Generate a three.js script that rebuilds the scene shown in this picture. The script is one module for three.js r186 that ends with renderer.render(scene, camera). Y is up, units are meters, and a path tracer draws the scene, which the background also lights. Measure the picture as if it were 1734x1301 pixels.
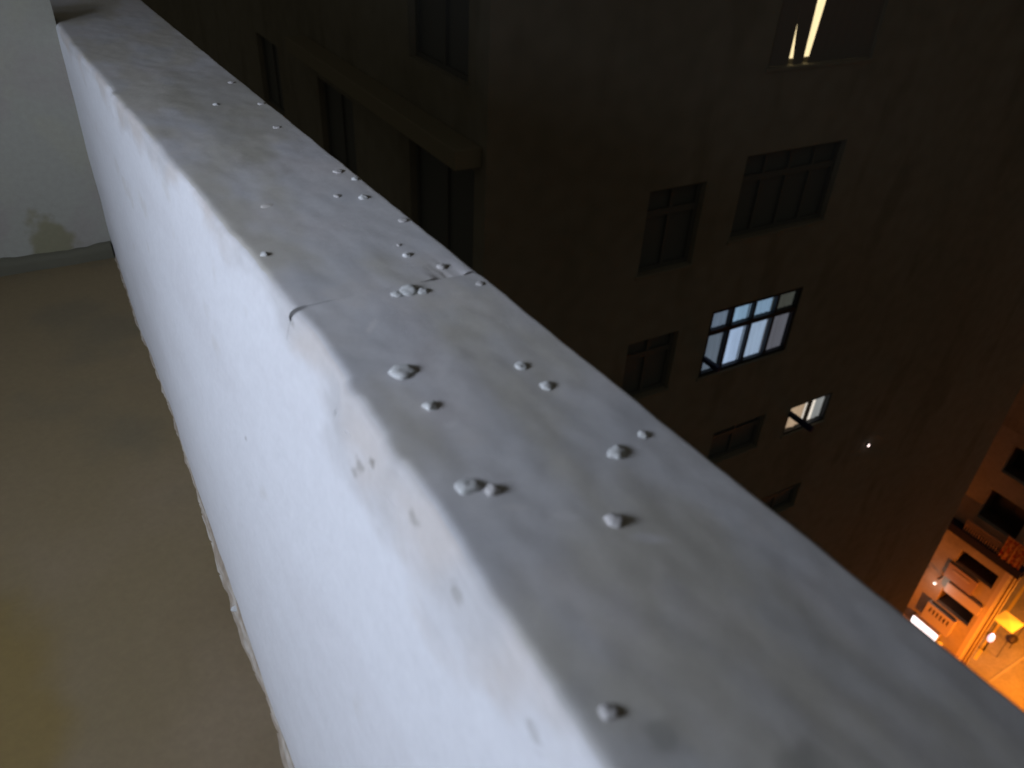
import * as THREE from 'three';
import { ImprovedNoise } from 'three/addons/math/ImprovedNoise.js';
import { mergeGeometries, mergeVertices } from 'three/addons/utils/BufferGeometryUtils.js';
import { RoundedBoxGeometry } from 'three/addons/geometries/RoundedBoxGeometry.js';
import { RectAreaLightUniformsLib } from 'three/addons/lights/RectAreaLightUniformsLib.js';

// ------------------------------------------------------------------ camera, sky, moon, exposure
const scene = new THREE.Scene();
const EYE = 1.52;                                              // the phone is held 1.5 m above the balcony floor
const camera = new THREE.PerspectiveCamera(53.2, 4 / 3, 0.02, 600);
camera.position.set(0, EYE, 0);
camera.up.set(0.25166, 0.82011, -0.51390);
camera.lookAt(0.43315, EYE - 0.57028, -0.69797);
camera.focus = 2.3; camera.userData.fStop = 3.1;
const renderer = new THREE.WebGLRenderer({ antialias: true });
renderer.toneMapping = THREE.LinearToneMapping;
renderer.toneMappingExposure = 1;
renderer.shadowMap.enabled = true;
RectAreaLightUniformsLib.init();

const skyData = new Float32Array(64 * 32 * 4);                  // an even city night sky
for (let j = 0; j < 32; j++) for (let i = 0; i < 64; i++) {
  const up = Math.max(0, (j - 16) / 16), k = 0.036 - 0.014 * up, o = (j * 64 + i) * 4;
  skyData[o] = k * 1.05; skyData[o + 1] = k * 0.96; skyData[o + 2] = k * 0.74; skyData[o + 3] = 1;
}
const sky = new THREE.DataTexture(skyData, 64, 32, THREE.RGBAFormat, THREE.FloatType);
sky.mapping = THREE.EquirectangularReflectionMapping; sky.magFilter = THREE.LinearFilter; sky.needsUpdate = true;
scene.background = sky; scene.environment = sky; scene.environmentIntensity = 1;
const moon = new THREE.DirectionalLight(0xfff0e0, 0.012);
moon.position.set(-12, 30, 24); moon.target.position.set(6, -8, -10); moon.castShadow = true; moon.shadow.radius = 20;
Object.assign(moon.shadow.camera, { left: -40, right: 40, top: 40, bottom: -40, far: 120 });
scene.add(moon, moon.target);

// ------------------------------------------------------------------ helpers
const noise = new ImprovedNoise();
const n3 = (x, y, z = 0) => noise.noise(x + 31.7, y + 17.3, z + 5.1);
const fbm = (x, y, z = 0, oct = 4) => { let a = 1, f = 1, s = 0; for (let i = 0; i < oct; i++) { s += a * n3(x * f, y * f, z + i * 9.7); a *= 0.5; f *= 2.03; } return s; };
const clamp = (v, a = 0, b = 1) => Math.min(b, Math.max(a, v));
const sstep = (a, b, v) => { const t = clamp((v - a) / (b - a)); return t * t * (3 - 2 * t); };
const mix = (a, b, t) => a + (b - a) * t;
const mix3 = (a, b, t) => [mix(a[0], b[0], t), mix(a[1], b[1], t), mix(a[2], b[2], t)];
const pw = pts => v => { if (v <= pts[0][0]) return pts[0][1]; for (let i = 1; i < pts.length; i++) if (v <= pts[i][0]) { const [a, p] = pts[i - 1], [b, q] = pts[i]; return mix(p, q, (v - a) / (b - a)); } return pts[pts.length - 1][1]; };
let seed = 7; const rnd = () => { seed = (seed * 1664525 + 1013904223) >>> 0; return seed / 4294967296; };
const enc = v => 255 * clamp(v <= 0.0031308 ? 12.92 * v : 1.055 * Math.pow(v, 1 / 2.4) - 0.055);
function tex(w, h, f, srgb = true, repeat = false) {             // f(u, v) -> linear rgb or a grey value
  const d = new Uint8Array(w * h * 4);
  for (let j = 0; j < h; j++) for (let i = 0; i < w; i++) {
    const c = f((i + 0.5) / w, (j + 0.5) / h), o = (j * w + i) * 4;
    if (typeof c === 'number') d[o] = d[o + 1] = d[o + 2] = 255 * clamp(c);
    else for (let k = 0; k < 3; k++) d[o + k] = srgb ? enc(c[k]) : 255 * clamp(c[k]);
    d[o + 3] = 255;
  }
  const t = new THREE.DataTexture(d, w, h, THREE.RGBAFormat);
  t.magFilter = THREE.LinearFilter; t.minFilter = THREE.LinearFilter;
  if (srgb) t.colorSpace = THREE.SRGBColorSpace;
  t.wrapS = t.wrapT = repeat ? THREE.RepeatWrapping : THREE.ClampToEdgeWrapping;
  t.needsUpdate = true; return t;
}
const mat = (rgb, roughness = 0.85, extra = {}) => new THREE.MeshStandardMaterial({ color: new THREE.Color().setRGB(...rgb), roughness, ...extra });
const used = {};
const numbered = n => { const k = used[n] = (used[n] ?? -1) + 1; return k ? `${n}_${String(k).padStart(3, '0')}` : n; };
const shadows = o => { o.castShadow = o.receiveShadow = true; return o; };
function tag(o, label, category, group, kind) { Object.assign(o.userData, label && { label }, category && { category }, group && { group }, kind && { kind }); return o; }
function thing(name, label, category, group) { const g = new THREE.Group(); g.name = numbered(name); scene.add(g); return tag(g, label, category, group); }
function mesh(name, geo, m, parent = scene) { const o = shadows(new THREE.Mesh(geo, m)); o.name = parent === scene ? numbered(name) : name; parent.add(o); return o; }
const box = (x0, x1, y0, y1, z0, z1) => new THREE.BoxGeometry(x1 - x0, y1 - y0, z1 - z0).translate((x0 + x1) / 2, (y0 + y1) / 2, (z0 + z1) / 2);
const rbox = (x0, x1, y0, y1, z0, z1, r = 0.01) => new RoundedBoxGeometry(x1 - x0, y1 - y0, z1 - z0, 2, r).translate((x0 + x1) / 2, (y0 + y1) / 2, (z0 + z1) / 2);
function gridGeo(nu, nv, f, flip = false) {                       // f(i, j) -> [x, y, z, u, v]
  const p = [], uv = [], ix = [];
  for (let i = 0; i <= nu; i++) for (let j = 0; j <= nv; j++) { const q = f(i, j); p.push(q[0], q[1], q[2]); uv.push(q[3] ?? 0, q[4] ?? 0); }
  for (let i = 0; i < nu; i++) for (let j = 0; j < nv; j++) { const a = i * (nv + 1) + j, b = a + 1, c = a + nv + 1, d = c + 1; flip ? ix.push(a, b, c, b, d, c) : ix.push(a, c, b, b, c, d); }
  const g = new THREE.BufferGeometry();
  g.setAttribute('position', new THREE.Float32BufferAttribute(p, 3)); g.setAttribute('uv', new THREE.Float32BufferAttribute(uv, 2));
  g.setIndex(ix); g.computeVertexNormals(); return g;
}

// ------------------------------------------------------------------ THE BALCONY (s = -z runs away along the parapet)
const TOP = 0.92, JOINT = 1.062, SLAB_LOW = 0.868;
const xIn = pw([[-0.7, 0.25], [0.25, 0.25], [0.53, 0.256], [0.99, 0.258], [1.10, 0.245], [1.75, 0.206], [3.48, 0.098], [9.2, -0.08]]);
const xOut = pw([[-0.7, 0.70], [0.1, 0.672], [0.24, 0.657], [0.6, 0.614], [1.07, 0.575], [1.6, 0.555], [2.23, 0.53], [3.93, 0.466], [9.2, 0.30]]);
const xBot = s => 0.092 + 0.006 * n3(s * 1.7, 3.1) + 0.003 * n3(s * 6, 8.2);
const sag = pw([[-0.7, 0.078], [0.1, 0.056], [0.24, 0.048], [0.6, 0.021], [1.0, 0.001], [1.2, 0], [7, 0]]);
const edgeWear = s => 0.0045 * n3(s * 9, 0.3) + 0.0035 * n3(s * 27, 4.4) - 0.006 * sstep(0.3, 0.5, n3(s * 13, 9.9));
const faceX = (y, s) => mix(xBot(s), xIn(s) + edgeWear(s) * sstep(0.75, 0.92, y), Math.pow(Math.max(0, y) / TOP, 1.7)) + 0.004 * n3(s * 2.3, y * 3.5, 2) + 0.0014 * n3(s * 11, y * 9, 6);
const copTop = (x, s) => {
  const t = clamp((x - xIn(s)) / (xOut(s) - xIn(s)));
  return TOP - sag(s) * Math.pow(t, 1.35) + 0.0016 * n3(x * 9, s * 6, 1) + 0.0009 * n3(x * 27, s * 23, 3);
};

// colours of the painted face and of the coping, laid out in metres
const FACE_S0 = -0.7, FACE_S1 = 3.7;
const faceTex = tex(2048, 448, (u, v) => {
  const s = mix(FACE_S0, FACE_S1, u), y = v * TOP;
  let c = [0.69, 0.705, 0.735];
  c = mix3(c, [0.64, 0.645, 0.67], sstep(-0.2, 0.7, fbm(s * 1.2, y * 7, 3)) * 0.5);          // brushed coats
  const fine = 1 + 0.035 * n3(s * 70, y * 90, 1) + 0.03 * n3(s * 24, y * 31, 8);
  const amt = 0.035 + 0.05 * sstep(-0.2, 0.5, n3(s * 2.1, 1.5)) + 0.06 * sstep(0.3, 0.45, s) * (1 - sstep(0.8, 1.0, s));
  const bare = sstep(-0.10, 0.26, fbm(s * 5, y * 9, 7) * 0.28 + (y - (TOP - amt)) * 4.5);      // paint gone along the top edge
  c = mix3(c, mix3([0.53, 0.49, 0.455], [0.48, 0.475, 0.475], sstep(-0.3, 0.4, n3(s * 8, y * 9, 4))), bare * 0.75);
  const blot = sstep(0.35, 0.7, fbm(s * 4.5, y * 6, 21) + (y - 0.8) * 0.9);
  c = mix3(c, [0.54, 0.52, 0.48], blot * 0.35);
  for (const [ps, py, r, k] of [[0.742, 0.853, 0.011, 0.6], [0.712, 0.878, 0.008, 0.8], [0.752, 0.835, 0.008, 0.5], [0.845, 0.868, 0.005, 0.6], [0.594, 0.885, 0.010, 0.5], [0.476, 0.882, 0.012, 0.5], [0.31, 0.87, 0.012, 0.4], [1.19, 0.60, 0.005, 0.6], [1.05, 0.9, 0.007, 0.5]]) {
    const d = Math.hypot((s - ps) * 0.75, (y - py) * 1.15) / r + 0.7 * n3(s * 100, y * 130, 2);
    c = mix3(c, [0.17, 0.15, 0.115], k * 0.75 * (1 - sstep(0.35, 1.3, d)));
  }
  return c.map(q => q * fine);
});
const faceBump = tex(2048, 448, (u, v) => { const s = mix(FACE_S0, FACE_S1, u), y = v * TOP; return 0.5 + 0.2 * fbm(s * 26, y * 34, 2) + 0.12 * n3(s * 90, y * 110, 5); }, false);
const M = {};
M.paint = new THREE.MeshStandardMaterial({ map: faceTex, bumpMap: faceBump, bumpScale: 0.0014, roughness: 0.75 });
const COP_S0 = -0.7, COP_S1 = 4.3;
const copTex = tex(2048, 256, (u, v) => {
  const s = mix(COP_S0, COP_S1, u), x = v * 0.7;
  let c = [0.57, 0.57, 0.58];
  c = mix3(c, [0.58, 0.55, 0.545], sstep(-0.2, 0.6, fbm(s * 3.1, x * 4, 11)) * 0.6);
  c = mix3(c, [0.51, 0.49, 0.43], sstep(-0.1, 0.5, fbm(s * 2.2, x * 5, 5) + 0.25 * sstep(1.3, 2.4, s) + 0.3 * sstep(0.6, 0.1, s)) * 0.8);
  c = mix3(c, [0.51, 0.525, 0.555], sstep(0.0, 0.6, fbm(s * 4.2, x * 6, 16)) * 0.5);
  c = mix3(c, [0.34, 0.325, 0.27], sstep(0.05, 0.45, 0.35 * fbm(s * 5, x * 9, 40) + 0.62 - Math.hypot((s - 2.25) / 0.55, (x - 0.42) / 0.16) * 0.5) * 0.55);   // damp dark patch far along
  c = mix3(c, [0.60, 0.575, 0.55], sstep(0.35, 0.7, fbm(s * 9, x * 12, 61)) * 0.35);
  for (const [ps, px, la, lb, turn] of [[0.494, 0.385, 0.017, 0.007, -0.5], [0.693, 0.341, 0.011, 0.007, 0.2], [0.528, 0.342, 0.015, 0.006, -0.5], [0.428, 0.452, 0.020, 0.008, -0.5], [0.96, 0.34, 0.02, 0.006, 0.9]]) {   // dried plaster wiped on
    const a = x - px, b = s - ps, u1 = (a * Math.cos(turn) + b * Math.sin(turn)) / la, v1 = (b * Math.cos(turn) - a * Math.sin(turn)) / lb;
    c = mix3(c, [0.63, 0.62, 0.62], 0.75 * (1 - sstep(0.5, 1.4, Math.hypot(u1, v1) + 0.4 * n3(s * 60, x * 60, 8))));
  }
  for (const [ps, px, r] of [[0.23, 0.315, 0.02], [0.15, 0.40, 0.035]]) c = mix3(c, [0.28, 0.275, 0.25], 0.55 * (1 - sstep(0.4, 1.2, Math.hypot(s - ps, x - px) / r + 0.5 * n3(s * 40, x * 40, 3))));
  const fine = 1 + 0.035 * n3(s * 60, x * 60, 9) + 0.035 * n3(s * 170, x * 170, 2);
  return c.map(q => q * fine);
});
const copBump = tex(2048, 256, (u, v) => { const s = mix(COP_S0, COP_S1, u), x = v * 0.7; return 0.5 + 0.2 * fbm(s * 18, x * 18, 2) + 0.12 * n3(s * 75, x * 75, 5); }, false);
M.coping = new THREE.MeshStandardMaterial({ map: copTex, bumpMap: copBump, bumpScale: 0.0006, roughness: 0.62 });

const parapet = thing('parapet_wall', 'thick white balcony parapet with grey coping running away diagonally across the foreground', 'parapet');
{ // painted body: inner face, outer face, ends
  const S0 = -0.7, S1 = 9, ns = 380, ny = 40;
  const inner = gridGeo(ns, ny, (i, j) => { const s = mix(S0, S1, i / ns), y = SLAB_LOW * j / ny; return [faceX(y, s), y, -s, (s - FACE_S0) / (FACE_S1 - FACE_S0), y / TOP]; }, true);
  const outer = gridGeo(ns, 2, (i, j) => { const s = mix(S0, S1, i / ns), y = mix(-0.25, SLAB_LOW - sag(s) + 0.001, j / 2); return [xOut(s) - 0.012, y, -s, 0, 0.5]; });
  const roof = gridGeo(ns, 1, (i, j) => { const s = mix(S0, S1, i / ns); return [j ? xOut(s) - 0.012 : faceX(SLAB_LOW, s), SLAB_LOW - (j ? sag(s) - 0.001 : 0), -s, 0, 0.5]; }, true);
  const ends = [S0, S1].map((s, k) => gridGeo(1, 1, (i, j) => [i ? xOut(s) - 0.012 : xBot(s), j ? SLAB_LOW : -0.25, -s, 0, 0.5], k === 0));
  mesh('wall_body', mergeGeometries([inner, outer, roof, ...ends]), M.paint, parapet);
}
function slab(sA, sB, ns, openA, openB) {                          // one coping stone: a rounded profile swept along s, capped at both ends
  const prof = [];                                                 // [kind, t] round the stone from the inner foot to the outer foot
  for (let k = 0; k <= 4; k++) prof.push(['in', k / 4]);
  for (let k = 1; k <= 6; k++) prof.push(['ri', k / 6 * Math.PI / 2]);
  for (let k = 1; k < 56; k++) prof.push(['top', k / 56]);
  for (let k = 0; k <= 5; k++) prof.push(['ro', k / 5 * Math.PI / 2]);
  prof.push(['out', 0]);
  const R = 0.019, Q = 0.010;
  const gap = t => 0.0007 + 0.0045 * (1 - sstep(0.05, 0.17, t)) + 0.0035 * sstep(0.62, 0.78, t) + 0.0022 * Math.max(0, n3(t * 13, 2.2));
  const at = (i, k) => {
    let s = mix(sA, sB, i / ns); const [kind, t] = prof[k];
    const xi = faceX(TOP - R, s), xo = xOut(s) + 0.0016 * n3(s * 14, 7) + 0.001 * n3(s * 40, 2);
    let x, y;
    if (kind === 'in') { y = mix(SLAB_LOW, TOP - R, t); x = faceX(y, s); }
    else if (kind === 'ri') { x = xi + R * (1 - Math.cos(t)); y = copTop(xi + R, s) - R + R * Math.sin(t); }
    else if (kind === 'top') { x = mix(xi + R, xo - Q, t); y = copTop(x, s); }
    else if (kind === 'ro') { x = xo - Q + Q * Math.sin(t); y = copTop(xo - Q, s) - Q + Q * Math.cos(t); }
    else { x = xo; y = SLAB_LOW - sag(s); }
    const tt = clamp((x - xi) / (xo - xi)), wob = 0.005 * n3(tt * 5, 9.1) + 0.002 * n3(tt * 21, 1.1);
    const a = openA ? Math.abs(s - sA) : 9, b = openB ? Math.abs(s - sB) : 9;
    const nearJ = Math.min(a, b);
    if (nearJ < 0.06) {
      const w = 1 - nearJ / 0.06;
      s += wob * w;
      if (nearJ < 1e-6) s += (openA ? 1 : -1) * (kind === 'in' ? 0.0006 : gap(tt));
      if (openA) y -= w * 0.007 * sstep(0.74, 0.80, tt) * (1 - sstep(0.9, 0.95, tt)) * (0.6 + 0.8 * n3(tt * 30, s * 50));   // a chipped corner beyond the joint
      y -= (nearJ < 0.012 ? 1 : 0) * 0.0012;
      if (openB) y += 0.002 * w * sstep(0.2, 0.4, tt) * (1 - sstep(0.6, 0.8, tt));
    }
    return [x, y, -s, (s - COP_S0) / (COP_S1 - COP_S0), clamp((y < TOP - R * 0.5 && tt < 0.05 ? 0.3 : x) / 0.7)];
  };
  const K = prof.length - 1, CUT = 8;
  const skin = gridGeo(ns, K, at, true), P = skin.attributes.position, N = skin.attributes.normal;
  const part = (k0, k1, painted) => {                               // cut the skin in two along the rounded arris, keeping its normals
    const g = gridGeo(ns, k1 - k0, (i, j) => { const q = i * (K + 1) + k0 + j, p = at(i, k0 + j); return painted ? [p[0], p[1], p[2], (-P.getZ(q) - FACE_S0) / (FACE_S1 - FACE_S0), Math.min(p[1] / TOP, 0.999)] : p; }, true);
    for (let i = 0; i <= ns; i++) for (let j = 0; j <= k1 - k0; j++) { const q = i * (K + 1) + k0 + j; g.attributes.normal.setXYZ(i * (k1 - k0 + 1) + j, N.getX(q), N.getY(q), N.getZ(q)); }
    return g;
  };
  const caps = [0, ns].map((i, q) => gridGeo(K, 1, (k, j) => { const p = at(i, k); if (!j) p[1] = SLAB_LOW; return p; }, q === 1));
  return mergeGeometries([part(0, CUT, true), mergeGeometries([part(CUT, K, false), ...caps])], true);
}
mesh('coping_slab', slab(-0.7, JOINT, 180, false, true), [M.paint, M.coping], parapet);
mesh('coping_slab', slab(JOINT, 9, 400, true, false), [M.paint, M.coping], parapet);
{ // rough bead of mortar where the wall meets the floor
  const beadTex = tex(1024, 32, (u, v) => { const s = mix(-0.7, 3.5, u); return mix3([0.33, 0.28, 0.22], [0.46, 0.425, 0.37], sstep(-0.25, 0.4, fbm(s * 9, v * 2, 3))).map(q => q * (1 + 0.2 * n3(s * 60, v * 3))); });
  const amt = s => 0.006 + 0.016 * sstep(-0.25, 0.35, n3(s * 3.4, 12.2)) * (1 - sstep(1.2, 1.9, s)) + 0.006 * n3(s * 17, 6);
  mesh('mortar_bead', gridGeo(420, 7, (i, j) => {
    const s = mix(-0.7, 3.5, i / 420), w = Math.max(0.003, amt(s)), t = j / 7;
    const y = w * 1.5 * t * t + 0.0014 * n3(s * 50, t * 5, 4) * (t > 0 ? 1 : 0);
    return [faceX(y, s) - w * (1 - t) + 0.003 * t + 0.0016 * n3(s * 40, t * 4) * (1 - t), y, -s, (s + 0.7) / 4.2, t];
  }, true), new THREE.MeshStandardMaterial({ map: beadTex, roughness: 0.95 }), parapet);
}

// floor, end wall, house wall with its lamp
const floorTex = tex(1024, 1024, (u, v) => {
  const x = mix(-3, 0.4, u), s = mix(-1.2, 3.5, v);
  let c = [0.162, 0.121, 0.060];
  c = mix3(c, [0.186, 0.139, 0.082], sstep(-0.3, 0.6, fbm(x * 1.6, s * 1.3, 2)));
  c = mix3(c, [0.140, 0.100, 0.048], sstep(0.0, 0.6, fbm(x * 1.7 + 4, s * 1.5, 9)) * 0.6);
  c = mix3(c, [0.115, 0.096, 0.056], sstep(0.1, 0.65, fbm(x * 2, s * 2, 14)) * 0.6);
  c = mix3(c, [0.155, 0.105, 0.024], 0.8 * (1 - sstep(0.6, 1.2, Math.hypot((x + 0.46) / 0.20, (s - 1.25) / 0.5) + 0.25 * fbm(x * 5, s * 5, 6))));   // yellow brown stain
  const grain = 1 + 0.06 * n3(x * 45, s * 45, 3) + 0.07 * n3(x * 110, s * 110, 6);
  return c.map(q => q * grain);
});
const fl = mesh('floor', box(-1.8, 0.30, -0.25, 0, -3.5, 1.2), new THREE.MeshStandardMaterial({ map: floorTex, roughness: 0.8 }));
{ const p = fl.geometry.attributes.position, uv = fl.geometry.attributes.uv; for (let i = 0; i < p.count; i++) uv.setXY(i, (p.getX(i) + 3) / 3.4, (-p.getZ(i) + 1.2) / 4.7); }
tag(fl, 'dull brown balcony floor left of the white parapet', null, null, 'structure');

const endTex = tex(1024, 512, (u, v) => {
  const x = mix(-2.0, 0.2, u), y = v * 1.1;
  let c = [0.335, 0.335, 0.29];
  c = mix3(c, [0.325, 0.305, 0.275], sstep(-0.1, 0.4, fbm(x * 3, y * 3, 4)) * 0.8);
  c = mix3(c, [0.35, 0.345, 0.28], sstep(0.1, 0.5, fbm(x * 4, y * 2.5, 8)) * 0.7);
  const stain = Math.hypot((x + 0.13) / 0.09, (y - 0.08) / 0.17) + 0.5 * fbm(x * 12, y * 12, 5);
  c = mix3(c, [0.20, 0.185, 0.09], 0.75 * (1 - sstep(0.55, 1.1, stain)));
  return c.map(q => q * (1 + 0.05 * n3(x * 50, y * 50) + 0.04 * n3(x * 140, y * 140)));
});
const WALL_TOP = 1.006;
const endWall = thing('end_wall', 'plain grey plastered wall closing the far end of the balcony', 'wall');
{ const g = mergeGeometries([box(-2.0, 0.25, 0, 0.86, -4.4, -3.487), box(-2.0, 0.104, 0.86, WALL_TOP, -3.62, -3.487)]), p = g.attributes.position, uv = g.attributes.uv;
  for (let i = 0; i < p.count; i++) uv.setXY(i, (p.getX(i) + 2) / 2.2, p.getY(i) / 1.1);
  mesh('wall_body', g, new THREE.MeshStandardMaterial({ map: endTex, roughness: 0.85 }), endWall);
  mesh('skirting', gridGeo(160, 5, (i, j) => { const x = mix(-1.79, 0.086, i / 160), h = 0.052 + 0.018 * n3(x * 5, 2) + 0.010 * n3(x * 19, 7);
    const prof = [[0.045, 0], [0.040, 0.55], [0.034, 0.8], [0.022, 0.95], [0.008, 1], [-0.01, 1]][j]; return [x, h * prof[1], -3.487 + prof[0] + 0.004 * n3(x * 12, j)]; }),
    mat([0.105, 0.10, 0.07], 0.95), endWall); }
const house = thing('house_wall', 'plain white house wall along the back of the balcony, with two glowing frosted windows', 'wall');
mesh('wall_body', box(-2.0, -1.8, 0, 2.6, -3.487, 1.2), mat([0.55, 0.55, 0.53]), house);
for (const [zc, len, label, power] of [[-0.9, 1.2, 'wide frosted window glowing bluish white in the house wall', 24.5], [-2.5, 0.8, 'small dim frosted window in the house wall near the end wall', 3.2]]) {   // outside the picture on the left: they light the whole balcony
  const t = thing('lit_window', label, 'window'), y = 1.76, h = 0.25, x = -1.80;
  mesh('frame', mergeGeometries([box(x + 0.002, x + 0.05, y - h - 0.05, y - h, zc - len / 2 - 0.05, zc + len / 2 + 0.05), box(x + 0.002, x + 0.05, y + h, y + h + 0.05, zc - len / 2 - 0.05, zc + len / 2 + 0.05), box(x + 0.002, x + 0.05, y - h, y + h, zc - len / 2 - 0.05, zc - len / 2), box(x + 0.002, x + 0.05, y - h, y + h, zc + len / 2, zc + len / 2 + 0.05)]), mat([0.7, 0.7, 0.7], 0.5), t);
  mesh('frosted_pane', box(x + 0.01, x + 0.02, y - h, y + h, zc - len / 2, zc + len / 2), mat([0.8, 0.8, 0.8], 0.6, { emissive: new THREE.Color().setRGB(0.9, 1, 1.15), emissiveIntensity: 1 }), t);
  const l = new THREE.RectAreaLight(new THREE.Color().setRGB(0.90, 0.985, 1.18), power, len, h * 2);
  l.position.set(x + 0.03, y, zc); l.lookAt(0, y, zc); scene.add(l);
}

// crumbs of mortar and smears lying on the coping
const M_crumb = ['crumb', 'crumb_grey'].map((_, k) => new THREE.MeshStandardMaterial({ map: tex(64, 64, (u, v) => mix3(k ? [0.52, 0.51, 0.51] : [0.585, 0.605, 0.61], k ? [0.47, 0.46, 0.45] : [0.54, 0.55, 0.54], sstep(-0.3, 0.4, fbm(u * 5, v * 5, k))), true, true), roughness: 0.9 }));
const M_smear = mat([0.62, 0.595, 0.565], 0.8);
function crumb(name, label, x, s, r, tall, long = 1, turn = 0, dull = 0, group) {
  const g = mergeVertices(new THREE.IcosahedronGeometry(1, 4).deleteAttribute('normal').deleteAttribute('uv')), p = g.attributes.position, q = rnd() * 50, uv = [];
  const v = new THREE.Vector3();
  for (let i = 0; i < p.count; i++) {
    v.fromBufferAttribute(p, i);
    const k = 1 + 0.34 * n3(v.x * 1.3 + q, v.y * 1.3, v.z * 1.3) + 0.06 * n3(v.x * 3 + q, v.y * 3, v.z * 3);
    uv.push(v.x * 0.5 + 0.5, v.z * 0.5 + 0.5);
    v.multiplyScalar(k * r);  const rho = Math.min(1, Math.hypot(v.x, v.z) / (r * k));
    v.y = name === 'plaster_smear' ? (v.y > 0 ? 0.0016 * Math.pow(1 - rho * rho, 1.5) : -0.002) - 0.0006 : Math.max(v.y * tall * 0.72, -0.12 * r);
    p.setXYZ(i, v.x * long, v.y, v.z);
  }
  g.setAttribute('uv', new THREE.Float32BufferAttribute(uv, 2)); g.computeVertexNormals();
  const o = mesh(name, g, name === 'plaster_smear' ? M_smear : M_crumb[dull]);
  o.position.set(x, copTop(x, s) + 0.0004, -s); o.rotation.y = turn;
  return tag(o, label, name === 'plaster_smear' ? 'plaster smear' : 'mortar crumb', group);
}
const C = 'mortar_crumb', SM = 'plaster_smear';
crumb(C, 'largest white crumb, beside the joint across the coping', 0.437, 1.040, 0.0150, 0.75, 1.15, 0.3);
crumb(C, 'white crumb touching the left of the largest crumb by the joint', 0.414, 1.036, 0.0095, 0.6, 1.2, 0.4);
crumb(C, 'small bright crumb touching the right of the largest crumb by the joint', 0.456, 1.028, 0.0090, 0.9);
crumb(C, 'big rounded white crumb midway between joint and foreground, nearest the inner edge', 0.333, 0.829, 0.0165, 0.65, 1.15, 0.2);
crumb(C, 'small bright white crumb just in front of the big rounded one', 0.335, 0.739, 0.0094, 0.85);
crumb(C, 'left of two pale crumbs lying side by side at mid width of the coping', 0.495, 0.777, 0.0092, 0.7);
crumb(C, 'right of two pale crumbs lying side by side at mid width of the coping', 0.504, 0.721, 0.0092, 0.7);
crumb(C, 'pale crumb with a dark shadow, near the outer edge behind the smallest edge crumb', 0.510, 0.562, 0.0112, 0.75, 1.2, 0.4);
crumb(C, 'small crumb at the outer edge of the coping, right of a larger crumb', 0.565, 0.580, 0.0072, 0.7);
crumb(C, 'left half of the close pair of crumbs near the inner edge in the foreground', 0.307, 0.580, 0.0125, 0.7, 1.2, 0.2);
crumb(C, 'right half of the close pair of crumbs near the inner edge in the foreground', 0.331, 0.562, 0.0092, 0.9, 1, 0, 1);
crumb(C, 'foreground crumb with a dark shadow, right of the long flat smear', 0.433, 0.464, 0.0108, 0.85, 1, 0, 1);
crumb(C, 'small lilac white crumb near the inner edge beyond the joint', 0.263, 1.267, 0.0076, 0.8);
crumb(SM, 'faint flat smear near the inner edge, far beyond the joint', 0.328, 1.486, 0.0110, 0.12, 1.3, 0, 1);
crumb(C, 'bright crumb of a cluster at the outer edge beyond the joint', 0.515, 1.450, 0.0095, 0.85);
crumb(C, 'outermost crumb of the cluster at the outer edge beyond the joint', 0.537, 1.559, 0.0078, 0.8);
crumb(C, 'dull crumb at the far end of the cluster at the outer edge', 0.518, 1.617, 0.0110, 0.5, 1, 0, 1);
crumb(C, 'dull small crumb on the inner side of the outer edge cluster', 0.470, 1.480, 0.0080, 0.5, 1, 0, 1);
crumb(C, 'dull crumb alone on the outer edge between cluster and joint', 0.545, 1.312, 0.0098, 0.5, 1, 0, 1);
crumb(C, 'small bright crumb between the outer edge cluster and the joint', 0.487, 1.166, 0.0078, 0.9);
crumb(C, 'tiny crumb just beyond the small bright one near the joint', 0.491, 1.210, 0.0042, 0.8, 1, 0, 1);
crumb(C, 'small bright crumb alone on the far dark damp patch', 0.395, 2.232, 0.0078, 0.8);
crumb(C, 'farthest crumb, at the outer edge of the coping', 0.486, 2.445, 0.0090, 0.6, 1, 0, 1);
crumb(C, 'second farthest crumb along the outer edge', 0.508, 2.201, 0.0100, 0.5, 1, 0, 1);
crumb(C, 'low dull crumb between the far edge crumbs and the cluster', 0.488, 1.980, 0.0105, 0.4, 1, 0, 1);
crumb(C, 'small crumb at the chipped outer end of the joint', 0.524, 1.100, 0.0080, 0.6, 1, 0, 1);
crumb(C, 'pale crumb at the very outer edge on the near side of the joint', 0.555, 1.015, 0.0070, 0.5, 1, 0, 1);
crumb(C, 'nearest crumb, on the inner edge at the bottom of the picture', 0.285, 0.273, 0.0085, 0.7, 1, 0, 1);
{ const o = crumb('plaster_chip', 'white plaster chip on the floor against the foot of the parapet', 0.086, 1.331, 0.0085, 0.7); o.position.y = 0.006; o.userData.category = 'plaster chip'; }

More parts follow.
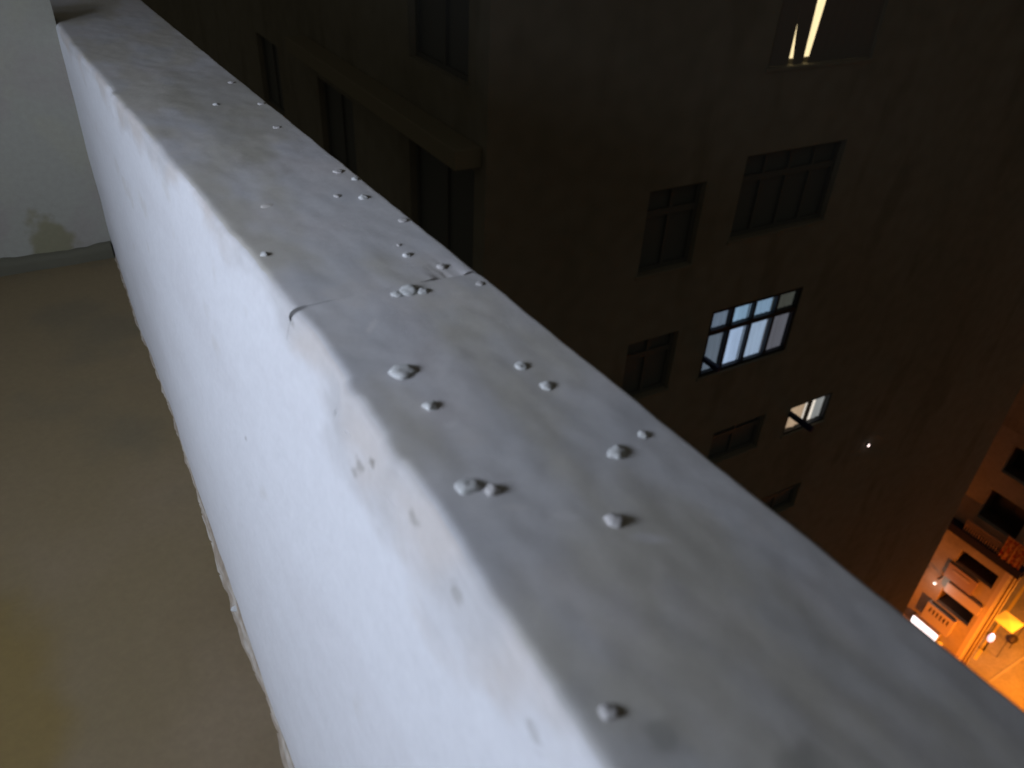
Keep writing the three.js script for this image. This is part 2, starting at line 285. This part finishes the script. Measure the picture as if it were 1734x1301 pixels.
// ------------------------------------------------------------------ THE BUILDING OPPOSITE (front z = -9.6, left side x = 5.3)
const GROUND = -36.4, FZ = -9.6, FX = 5.3;
const wallTex = tex(1024, 1024, (u, v) => {
  const x = u * 40, y = v * 40;
  let c = mix3([0.26, 0.245, 0.20], [0.23, 0.215, 0.17], sstep(-0.3, 0.5, fbm(x * 0.25, y * 0.12, 3)));
  c = mix3(c, [0.19, 0.175, 0.135], sstep(0.15, 0.6, fbm(x * 0.9, y * 0.25, 8)) * 0.6);
  return c.map(q => q * (1 + 0.12 * n3(x * 3, y * 3)));
}, true, true);
M.render = new THREE.MeshStandardMaterial({ map: wallTex, roughness: 0.95 });
M.sill = mat([0.17, 0.16, 0.13], 0.9);
M.frame = mat([0.012, 0.013, 0.018], 0.6); M.sash = mat([0.115, 0.12, 0.115], 0.6);
M.navy = mat([0.02, 0.022, 0.09], 0.5);
M.darkGlass = new THREE.MeshStandardMaterial({ color: new THREE.Color().setRGB(0.115, 0.125, 0.125), roughness: 0.5 });
M.clear = new THREE.MeshPhysicalMaterial({ color: 0xffffff, transmission: 1, thickness: 0, roughness: 0.02, ior: 1.5 });
const metres = (g, k = 1 / 40) => { const p = g.attributes.position, n = g.attributes.normal, uv = g.attributes.uv; for (let i = 0; i < p.count; i++) { const a = Math.abs(n.getX(i)) > 0.6 ? p.getZ(i) : p.getX(i), b = Math.abs(n.getY(i)) > 0.6 ? p.getZ(i) : p.getY(i); uv.setXY(i, a * k, b * k); } return g; };
function holed(a0, a1, b0, b1, holes, depth) {                      // a wall in the xy plane with openings, front face at z = 0
  const sh = new THREE.Shape([[a0, b0], [a1, b0], [a1, b1], [a0, b1]].map(p => new THREE.Vector2(...p)));
  for (const [x0, x1, y0, y1] of holes) sh.holes.push(new THREE.Path([[x0, y0], [x0, y1], [x1, y1], [x1, y0]].map(p => new THREE.Vector2(...p))));
  return new THREE.ExtrudeGeometry(sh, { depth, bevelEnabled: false }).translate(0, 0, -depth);
}
const opp = thing('apartment_building', 'dark apartment building across the gap, two of its windows lit', 'building');
const W = {                                                         // openings of the front: x0, x1, y0, y1
  lit: [10.66, 13.30, -7.62, -5.98], casement: [14.20, 15.74, -10.48, -9.58], slit: [10.66, 13.30, -1.28, 0.35],
  dark: [[8.50, 9.78, -4.72, -3.12], [10.66, 13.30, -4.42, -2.78], [8.55, 9.82, -7.62, -6.20], [11.60, 13.30, -10.48, -9.46], [14.20, 15.74, -13.58, -12.68]],
};
mesh('wall', metres(holed(FX + 0.3, 26.5, GROUND, 6, [W.lit, W.casement, W.slit, ...W.dark], 0.3).translate(0, 0, FZ)), M.render, opp);
const sideHoles = [[9.95, 12.4, -4.55, -2.45], [10.2, 12.3, -1.3, 1.1], [15.2, 17.4, -4.55, -2.75], [20.5, 22.5, -4.55, -2.75]];
mesh('side_wall', metres(holed(-45, -9.6, GROUND, 6, sideHoles.map(([a, b, c, d]) => [-b, -a, c, d]), 0.3).rotateY(-Math.PI / 2).translate(FX, 0, 0)), M.render, opp);
mesh('roof', box(FX, 26.5, 6, 6.3, -45, FZ), M.render, opp);
mesh('back_wall', box(26.2, 26.5, GROUND, 6, -45, FZ - 0.3), M.render, opp);
mesh('ledge', metres(rbox(FX - 0.45, FX, -2.32, -2.02, -18, -9.72, 0.02)), mat([0.26, 0.235, 0.17], 0.9), opp);

function bars(x0, x1, y0, y1, xs, ys, w, z0, z1, list) {            // outer frame bars and inner bars, butted end to end
  const g = [box(x0, x0 + w, y0, y1, z0, z1), box(x1 - w, x1, y0, y1, z0, z1), box(x0 + w, x1 - w, y0, y0 + w, z0, z1), box(x0 + w, x1 - w, y1 - w, y1, z0, z1)];
  for (const x of xs) g.push(box(x - w / 2, x + w / 2, y0 + w, y1 - w, z0 + 0.004, z1 - 0.004));
  for (const y of ys) g.push(box(x0 + w, x1 - w, y - w * 0.75, y + w * 0.75, z0, z1 + 0.006));
  return mergeGeometries(g);
}
function windowOf([x0, x1, y0, y1], xs, ys, fm = M.frame, deep = 0.12, bar = 0.085) {
  const w = new THREE.Group(); w.name = 'window'; opp.add(w);
  mesh('frame', bars(x0, x1, y0, y1, xs, ys, bar, FZ - deep - 0.10, FZ - deep), fm, w);
  mesh('sill', rbox(x0 - 0.04, x1 + 0.04, y0 - 0.07, y0 - 0.002, FZ - 0.1, FZ + 0.03, 0.012), M.render, w);
  return w;
}
const cells = (x0, x1, y0, y1, xs, ys) => { const X = [x0, ...xs, x1], Y = [y0, ...ys, y1], out = []; for (let j = 0; j + 1 < Y.length; j++) for (let i = 0; i + 1 < X.length; i++) out.push([X[i] + 0.03, X[i + 1] - 0.03, Y[j] + 0.03, Y[j + 1] - 0.03, i, j]); return out; };
for (const r of W.dark) {
  const wide = r[1] - r[0], n = wide > 2 ? 4 : 2, xs = Array.from({ length: n - 1 }, (_, i) => r[0] + wide * (i + 1) / n), ys = [r[3] - (r[3] - r[2]) * 0.3];
  const w = windowOf(r, xs, ys, M.sash);
  for (const [a, b, c, d] of cells(...r, xs, ys)) mesh('pane', box(a, b, c, d, FZ - 0.185, FZ - 0.175), M.darkGlass, w);
}
for (const [a, b, c, d] of sideHoles) {
  const w = new THREE.Group(); w.name = 'window'; opp.add(w);
  const g = bars(a, b, c, d, [(a + b) / 2], [], 0.08, -0.22, -0.12).rotateY(Math.PI / 2);
  g.translate(FX + 0.35, 0, 0); mesh('frame', g, M.sash, w);
  for (const [p, q] of [[a + 0.08, (a + b) / 2 - 0.04], [(a + b) / 2 + 0.04, b - 0.08]]) mesh('pane', box(FX + 0.18, FX + 0.19, c + 0.06, d - 0.06, -q, -p), M.darkGlass, w);
}
// a hanging, folded, glowing curtain
function curtain(x0, x1, y0, y1, rgb, power, z, parent, name = 'curtain', folds = 7) {
  const nx = 60, f = x => 0.014 * Math.sin(x * folds * 6.3) + 0.012 * n3(x * 6, 1);
  const t = tex(64, 32, (u, v) => rgb.map(q => q * (0.86 + 0.16 * n3(u * 9 * (x1 - x0), v * 1.6, x0) + 0.10 * n3(u * 30 * (x1 - x0), 0.4, x0))));
  const m = new THREE.MeshStandardMaterial({ color: 0x888888, roughness: 1, emissive: 0xffffff, emissiveMap: t, emissiveIntensity: power });
  return mesh(name, gridGeo(nx, 1, (i, j) => { const x = mix(x0, x1, i / nx); return [x, mix(y0, y1, j), z + f(x), i / nx, j]; }), m, parent);
}
{ // the cool lit window: four columns under a row of top lights
  const r = W.lit, xs = [11.30, 11.93, 12.62], ys = [-6.53], w = windowOf(r, xs, ys, M.frame, 0.02, 0.075);
  w.userData.label = 'window lit bluish white behind its curtains';
  const cols = [r[0], ...xs, r[1]];
  const tone = [[[0.115, 0.15, 0.195], [0.13, 0.175, 0.24]], [[0.38, 0.51, 0.72], [0.235, 0.38, 0.54]], [[0.33, 0.44, 0.60], [0.215, 0.335, 0.475]], [[0.115, 0.12, 0.145], [0.055, 0.06, 0.052]]];
  for (let i = 0; i < 4; i++) {
    curtain(cols[i] + 0.02, cols[i + 1] - 0.02, r[2] + 0.02, -6.55, tone[i][0], 1, FZ - 0.165, w);
    curtain(cols[i] + 0.02, cols[i + 1] - 0.02, -6.51, r[3] - 0.02, tone[i][1], 1, FZ - 0.165, w);
  }
  for (const [a, b, c, d] of cells(...r, xs, ys)) mesh('pane', box(a, b, c, d, FZ - 0.078, FZ - 0.072), M.clear, w);
  mesh('drying_bracket', rbox(10.70, 10.80, -7.22, -7.11, FZ - 0.05, FZ + 0.42, 0.01), M.navy, w);
}
{ // the small warm window: a curtained pane on the left, an open white casement on the right
  const r = W.casement, w = windowOf(r, [15.02], [], M.frame, 0.02, 0.055);
  w.userData.label = 'small window lit tan, with an open white casement';
  curtain(14.22, 14.97, r[2] + 0.02, r[3] - 0.02, [0.56, 0.40, 0.26], 1, FZ - 0.165, w, 'curtain', 3);
  curtain(14.98, 15.40, r[2] + 0.02, r[3] - 0.02, [0.95, 0.86, 0.74], 1, FZ - 0.165, w, 'curtain', 2);
  curtain(15.40, 15.72, r[2] + 0.02, r[3] - 0.02, [0.26, 0.27, 0.265], 1, FZ - 0.172, w, 'curtain', 4);
  mesh('pane', box(14.26, 15.0, r[2] + 0.05, r[3] - 0.05, FZ - 0.078, FZ - 0.072), M.clear, w);
  mesh('drying_bracket', rbox(14.19, 14.29, -9.85, -9.72, FZ - 0.05, FZ + 0.72, 0.01), M.navy, w);
}
{ // the window at the top edge: light leaks past two dark curtains
  const r = W.slit, w = windowOf(r, [], [], M.render, 0.14);
  w.userData.label = 'window shut by dark curtains with light leaking through the gaps';
  curtain(r[0] + 0.1, r[1] - 0.1, r[2] + 0.09, r[3] - 0.09, [1.0, 0.80, 0.44], 1.35, FZ - 0.13, w, 'room_glow', 1);
  const dk = mat([0.20, 0.18, 0.16], 0.95);
  const drape = (f0, f1) => mesh('curtain', gridGeo(30, 12, (i, j) => { const t = j / 12, y = mix(r[2] + 0.001, r[3] - 0.001, t), x = mix(f0(t), f1(t), i / 30); return [x, y, FZ - 0.06 + 0.003 * Math.sin(i * 1.5), 0, 0]; }), dk, w);
  drape(() => r[0] + 0.001, t => 11.19 + 0.0 * t);
  drape(t => 11.305 - 0.115 * clamp(t / 0.40), t => 11.55);
  drape(t => 11.665 + 0.085 * clamp(t / 0.6), () => r[1] - 0.001);
}
{ const l = thing('indicator_lamp', 'tiny pinkish lamp on the dark wall right of the lit windows', 'lamp');
  mesh('housing', rbox(18.28, 18.36, -12.34, -12.22, FZ + 0.002, FZ + 0.05, 0.008), M.frame, l);
  mesh('lens', new THREE.SphereGeometry(0.035, 16, 12).scale(1, 1.5, 0.7).translate(18.32, -12.28, FZ + 0.055), mat([0.8, 0.7, 0.7], 0.4, { emissive: new THREE.Color().setRGB(1, 0.78, 0.74), emissiveIntensity: 2.5 }), l);
  const p = new THREE.PointLight(new THREE.Color().setRGB(1, 0.78, 0.74), 0.006); p.position.set(18.32, -12.28, FZ + 0.14); p.castShadow = true; scene.add(p); }

// ------------------------------------------------------------------ THE STREET, far below on the right
const K = 1.35, BX = 35.9, by = y => EYE + (y - EYE) * K, bz = z => z * K;
const groundTex = tex(512, 512, (u, v) => { const x = u * 12, y = v * 12; const c = mix3([0.30, 0.28, 0.25], [0.24, 0.225, 0.20], sstep(-0.3, 0.5, fbm(x * 0.7, y * 0.7, 2))); return c.map(q => q * (1 + 0.15 * n3(x * 6, y * 6) + 0.12 * n3(x * 20, y * 20))); }, true, true);
const ground = mesh('ground', new THREE.PlaneGeometry(700, 700).rotateX(-Math.PI / 2).translate(0, GROUND, 0), new THREE.MeshStandardMaterial({ map: groundTex, roughness: 0.9 }));
{ const uv = ground.geometry.attributes.uv; for (let i = 0; i < uv.count; i++) uv.setXY(i, uv.getX(i) * 58, uv.getY(i) * 58); }
tag(ground, 'orange lit street ground far below on the right', null, null, 'structure');
// pavement of slabs in front of the balcony building
const pave = new THREE.Group(); pave.name = 'pavement'; scene.add(pave); tag(pave, 'raised pavement under the orange lamp at the right edge', null, null, 'structure');
{ mesh('kerb', mergeGeometries([rbox(38.0, 52, GROUND, GROUND + 0.13, -8.35, -8.2, 0.02), rbox(38.0, 38.15, GROUND, GROUND + 0.13, -8.2, -1, 0.02)]), mat([0.36, 0.34, 0.31], 0.9), pave);
  const top = mesh('surface', box(38.15, 52, GROUND, GROUND + 0.12, -8.2, -1), new THREE.MeshStandardMaterial({ map: groundTex, roughness: 0.9 }), pave);
  const p = top.geometry.attributes.position, uv = top.geometry.attributes.uv; for (let i = 0; i < uv.count; i++) uv.setXY(i, p.getX(i) / 12, p.getZ(i) / 12); }
tag(mesh('road_line', mergeGeometries([0, 1].map(k => { const g = box(-9, 9, 0, 0.004, -0.09, 0.09).rotateY(0.22).translate(48, GROUND + 0.004, -11.6 - k * 0.9); return g; })), mat([0.62, 0.5, 0.12], 0.8)), 'pair of yellow lines painted on the orange lit street', null, null, 'structure');

M.plaster = new THREE.MeshStandardMaterial({ map: tex(512, 512, (u, v) => { const x = u * 20, y = v * 20; return mix3([0.46, 0.43, 0.38], [0.36, 0.33, 0.28], sstep(-0.3, 0.5, fbm(x * 0.6, y * 0.5, 6))).map(q => q * (1 + 0.12 * n3(x * 5, y * 5))); }, true, true), roughness: 0.9 });
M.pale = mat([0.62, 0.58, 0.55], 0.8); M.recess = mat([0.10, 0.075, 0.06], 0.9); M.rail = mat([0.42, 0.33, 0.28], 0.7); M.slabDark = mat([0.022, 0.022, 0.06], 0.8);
M.reflect = new THREE.MeshStandardMaterial({ color: new THREE.Color().setRGB(0.05, 0.045, 0.045), roughness: 0.15 });
const bl = thing('balcony_building', 'narrow stack of balconies in orange street light at the right edge', 'building');
const tozy = g => g.rotateY(-Math.PI / 2);                           // xy wall facing +z -> wall facing -x, its x becoming z
{
  const Z0 = -15.5, Z1 = bz(-7.0), H = (a, b, c, d) => [bz(a), bz(b), by(c), by(d)];
  const open = [H(-8.78, -7.34, -23.05, -22.24), H(-8.84, -7.3, -20.78, -20.06), H(-8.95, -7.45, -18.35, -16.95), H(-8.95, -7.4, -16.1, -14.9), H(-8.95, -7.4, -13.4, -12.1)];
  mesh('wall', metres(tozy(holed(Z0, Z1 - 0.25, GROUND, -8, open, 0.25)).translate(BX, 0, 0), 1 / 20), M.plaster, bl);
  mesh('end_face', metres(box(BX, BX + 1.7, GROUND, -8, Z1 - 0.25, Z1), 1 / 20), M.pale, bl);
  mesh('rear_wall', metres(box(BX + 1.45, BX + 1.7, GROUND, -8, Z0, Z1 - 0.25), 1 / 20), M.plaster, bl);
  mesh('far_wall', box(BX + 0.25, BX + 1.45, GROUND, -8, Z0, Z0 + 0.25), M.plaster, bl);
  mesh('roof', box(BX, BX + 1.7, -8, -7.75, Z0, Z1), M.plaster, bl);
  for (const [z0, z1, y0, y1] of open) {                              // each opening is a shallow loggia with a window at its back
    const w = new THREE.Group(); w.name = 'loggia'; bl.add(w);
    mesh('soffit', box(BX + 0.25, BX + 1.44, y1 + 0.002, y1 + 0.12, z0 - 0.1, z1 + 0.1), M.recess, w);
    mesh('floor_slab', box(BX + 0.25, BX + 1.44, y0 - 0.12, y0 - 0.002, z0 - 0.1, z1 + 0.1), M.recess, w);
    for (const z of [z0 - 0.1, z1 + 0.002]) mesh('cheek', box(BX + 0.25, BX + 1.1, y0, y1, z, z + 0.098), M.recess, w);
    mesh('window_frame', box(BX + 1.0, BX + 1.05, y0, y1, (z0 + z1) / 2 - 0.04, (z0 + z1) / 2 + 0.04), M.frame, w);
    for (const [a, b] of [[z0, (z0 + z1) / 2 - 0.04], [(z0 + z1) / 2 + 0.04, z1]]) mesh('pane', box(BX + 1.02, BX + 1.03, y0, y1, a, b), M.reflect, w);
  }
  { // lowest balcony: grey parapet with a row of slots
    const b = new THREE.Group(); b.name = 'balcony'; bl.add(b);
    const z0 = bz(-8.92), z1 = bz(-7.72), y0 = by(-24.05), y1 = by(-23.12), slots = [];
    for (let i = 0; i < 6; i++) { const z = mix(z0 + 0.20, z1 - 0.35, i / 5); slots.push([z, z + 0.12, y1 - 0.62, y1 - 0.22]); }
    mesh('slotted_parapet', tozy(holed(z0, z1, y0, y1, slots, 0.12)).translate(BX - 0.32, 0, 0), M.pale, b);
    mesh('slab', box(BX - 0.20, BX, y0, y0 + 0.15, z0, z1), M.plaster, b);
    for (const z of [z0, z1 - 0.1]) mesh('side', box(BX - 0.20, BX, y0 + 0.15, y1, z, z + 0.1), M.pale, b);
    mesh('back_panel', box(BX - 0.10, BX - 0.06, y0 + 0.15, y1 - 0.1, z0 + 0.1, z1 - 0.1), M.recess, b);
  }
  { // middle balcony: plain pale parapet under a brown lintel
    const b = new THREE.Group(); b.name = 'balcony'; bl.add(b);
    mesh('parapet_panel', rbox(BX - 0.22, BX, by(-22.2), by(-21.68), bz(-8.66), bz(-7.2), 0.03), M.pale, b);
    mesh('lintel', rbox(BX - 0.14, BX, by(-21.60), by(-20.86), bz(-8.95), bz(-7.75), 0.02), mat([0.40, 0.30, 0.24], 0.85), b);
    mesh('lintel_groove', rbox(BX - 0.17, BX - 0.142, by(-21.16), by(-21.04), bz(-8.7), bz(-8.0), 0.012), mat([0.5, 0.42, 0.36], 0.85), b);
  }
  { // upper balcony: dark slab, railing of balusters
    const b = new THREE.Group(); b.name = 'balcony'; bl.add(b);
    mesh('slab', rbox(BX - 0.55, BX, by(-19.36), by(-18.98), bz(-9.64), Z1 + 0.5, 0.02), M.slabDark, b);
    const z0 = bz(-9.02), z1 = bz(-7.62), y0 = by(-18.98), y1 = by(-18.42), g = box(-0.02, 0.02, 0, y1 - y0 - 0.05, -0.025, 0.025);
    mesh('handrail', rbox(BX - 0.50, BX - 0.42, y1 - 0.05, y1, z0, z1, 0.012), M.rail, b);
    for (let i = 0; i <= 14; i++) { const o = mesh('baluster', g, M.rail, b); o.position.set(BX - 0.46, y0, mix(z0 + 0.03, z1 - 0.03, i / 14)); }
  }
  for (const [x, r] of [[0.42, 0.05], [1.05, 0.05]]) mesh('drain_pipe', new THREE.CylinderGeometry(r, r, 28, 14).translate(BX + x, GROUND + 14, Z1 + r + 0.04), mat([0.16, 0.10, 0.05], 0.6), bl);
}
{ const c = thing('cloth', 'orange patterned cloth hanging at the right end of the railing', 'cloth');
  const t = tex(128, 128, (u, v) => mix3([0.75, 0.42, 0.12], [0.45, 0.06, 0.02], sstep(-0.1, 0.15, n3(u * 14, v * 6, 2) + 0.4 * n3(u * 30, v * 20, 3))));
  mesh('hanging', gridGeo(30, 16, (i, j) => { const z = mix(bz(-7.55), bz(-6.75), i / 30), y = mix(by(-18.95), by(-17.95), j / 16); return [BX - 0.58 + 0.05 * Math.sin(i * 0.8) * (1 - j / 20), y, z, i / 30, j / 16]; }), new THREE.MeshStandardMaterial({ map: t, roughness: 0.95, side: THREE.DoubleSide }), c);
  mesh('rail_bar', new THREE.CylinderGeometry(0.025, 0.025, 1.2, 10).rotateX(Math.PI / 2).translate(BX - 0.58, by(-17.95) + 0.02, bz(-7.15)), M.rail, c); }
{ // glowing white box sign
  const sgn = thing('light_box_sign', 'blank glowing white light box on the lowest balcony', 'sign');
  const y0 = by(-24.76), y1 = by(-24.26), z0 = bz(-9.18), z1 = bz(-7.98);
  mesh('case', rbox(BX - 0.30, BX - 0.02, y0, y1, z0, z1, 0.03), mat([0.6, 0.6, 0.6], 0.5), sgn);
  mesh('lit_face', rbox(BX - 0.345, BX - 0.302, y0 + 0.02, y1 - 0.02, z0 + 0.02, z1 - 0.02, 0.015), mat([0.8, 0.8, 0.8], 0.5, { emissive: new THREE.Color().setRGB(1, 0.98, 1), emissiveIntensity: 2.2 }), sgn);
  mesh('amber_lamp', new THREE.SphereGeometry(0.16, 16, 12).translate(BX - 0.25, y0 + 0.15, z1 + 0.22), mat([0.8, 0.4, 0.05], 0.4, { emissive: new THREE.Color().setRGB(1, 0.42, 0.02), emissiveIntensity: 1 }), sgn);
  const l = new THREE.RectAreaLight(new THREE.Color().setRGB(1, 0.95, 1), 1.6, z1 - z0, y1 - y0);
  l.position.set(BX - 0.36, (y0 + y1) / 2, (z0 + z1) / 2); l.lookAt(BX - 5, (y0 + y1) / 2 + 2, (z0 + z1) / 2); scene.add(l);
}
{ // small white lamp at the left end of the pale parapet
  const l = thing('wall_lamp', 'small white lamp at the left end of the pale middle balcony', 'lamp');
  mesh('bracket', rbox(BX - 0.42, BX, by(-21.8), by(-21.8) + 0.08, bz(-8.98) - 0.04, bz(-8.98) + 0.04, 0.01), M.frame, l);
  mesh('globe', new THREE.SphereGeometry(0.09, 20, 14).translate(BX - 0.5, by(-21.98), bz(-8.98)), mat([0.8, 0.8, 0.78], 0.4, { emissive: new THREE.Color().setRGB(1, 0.92, 0.8), emissiveIntensity: 0.62 }), l);
  const p = new THREE.PointLight(new THREE.Color().setRGB(1, 0.86, 0.74), 0.9); p.position.set(BX - 0.78, by(-22.0), bz(-8.98) + 0.1); p.castShadow = true; p.shadow.radius = 8; scene.add(p);
}
{ // street furniture at the foot of the building
  const st = thing('stall_canopy', 'pale yellow square canopy standing on the orange street', 'canopy');
  const x0 = 40.55, x1 = 41.85, z0 = -10.3, z1 = -9.1, y = GROUND + 2.2;
  mesh('cover', gridGeo(12, 12, (i, j) => { const u = i / 12, v = j / 12, d = Math.max(Math.abs(u - 0.5), Math.abs(v - 0.5)) * 2; return [mix(x0, x1, u), y + 0.16 * (1 - d), mix(z0, z1, v)]; }, true), new THREE.MeshStandardMaterial({ color: new THREE.Color().setRGB(0.86, 0.80, 0.5), roughness: 0.8, side: THREE.DoubleSide }), st);
  for (const [x, z] of [[x0, z0], [x1, z0], [x0, z1], [x1, z1]]) mesh('leg', new THREE.CylinderGeometry(0.02, 0.02, 2.2, 8).translate(x, GROUND + 1.1, z), M.frame, st);
  const g = thing('globe_light', 'violet white glowing globe on a short post in the street', 'lamp');
  mesh('post', new THREE.CylinderGeometry(0.05, 0.06, 0.9, 12).translate(40.3, GROUND + 0.45, -9.78), M.frame, g);
  mesh('globe', new THREE.SphereGeometry(0.24, 20, 14).scale(0.75, 1.35, 0.75).translate(40.3, GROUND + 1.15, -9.78), mat([0.9, 0.85, 0.9], 0.4, { emissive: new THREE.Color().setRGB(0.95, 0.74, 1), emissiveIntensity: 1.0 }), g);
  const p = new THREE.PointLight(new THREE.Color().setRGB(0.95, 0.74, 1), 0.9); p.position.set(40.3, GROUND + 1.6, -9.78); p.castShadow = true; p.shadow.radius = 8; scene.add(p);
  const gr = thing('drain_grate', 'brown square drain grate in the street beside the violet globe', 'grate');
  mesh('grate_frame', bars(-0.5, 0.5, -0.4, 0.4, [], [], 0.06, 0, 0.02).rotateX(-Math.PI / 2).translate(41.3, GROUND + 0.002, -10.75), mat([0.06, 0.05, 0.04]), gr);
  const bg = box(-0.03, 0.03, 0, 0.018, -0.34, 0.34); for (let i = 0; i < 7; i++) { const o = mesh('bar', bg, mat([0.08, 0.06, 0.045]), gr); o.position.set(40.92 + i * 0.127, GROUND + 0.002, -10.75); }
  mesh('pit', box(-0.44, 0.44, 0.001, 0.006, -0.34, 0.34).translate(41.3, GROUND + 0.001, -10.75), mat([0.03, 0.025, 0.02]), gr);
  const bag = mesh('refuse_bag', new THREE.SphereGeometry(0.32, 18, 12), mat([0.05, 0.035, 0.03], 0.6)); tag(bag, 'small dark refuse bag lying near the pale canopy', 'bag');
  { const q = bag.geometry.attributes.position; for (let i = 0; i < q.count; i++) { const k = 1 + 0.25 * n3(q.getX(i) * 5, q.getY(i) * 5, q.getZ(i) * 5); q.setXYZ(i, q.getX(i) * k * 1.1, q.getY(i) * k * 0.7, q.getZ(i) * k * 0.8); } bag.geometry.computeVertexNormals(); bag.position.set(42.5, GROUND + 0.18, -9.35); }
}
// sodium street lamps, just outside the right edge of the picture
for (const [x, z, h, power, label, rgb] of [[31.5, -4.5, 4.4, 330, 'sodium street lamp on a steel pole facing the front of the balcony building', [1, 0.21, 0.010]], [40.6, -6.6, 5.2, 235, 'sodium street lamp on a steel pole beside the raised pavement', [1, 0.28, 0.014]]]) {
  const l = thing('street_lamp', label, 'street lamp'), y = GROUND + h;
  mesh('pole', new THREE.CylinderGeometry(0.06, 0.10, h + 0.2, 14).translate(x + 1.6, GROUND + h / 2 + 0.1, z + 0.6), mat([0.12, 0.12, 0.12], 0.5, { metalness: 0.6 }), l);
  mesh('arm', new THREE.CylinderGeometry(0.04, 0.04, 1.71, 10).rotateZ(Math.PI / 2).rotateY(-0.359).translate(x + 0.8, y + 0.2, z + 0.3), mat([0.12, 0.12, 0.12], 0.5, { metalness: 0.6 }), l);
  mesh('hood', new THREE.SphereGeometry(0.34, 20, 8, 0, Math.PI * 2, 0, Math.PI / 2).scale(1.2, 0.5, 0.8).translate(x, y + 0.1, z), mat([0.2, 0.2, 0.2], 0.5), l);
  mesh('bulb', new THREE.SphereGeometry(0.14, 16, 12).translate(x, y, z), mat([0.9, 0.6, 0.2], 0.4, { emissive: new THREE.Color().setRGB(1, 0.42, 0.04), emissiveIntensity: 8 }), l);
  const p = new THREE.PointLight(new THREE.Color().setRGB(...rgb), power); p.position.set(x, y - 0.05, z); p.castShadow = true; p.shadow.radius = 7; scene.add(p);
}
renderer.render(scene, camera);
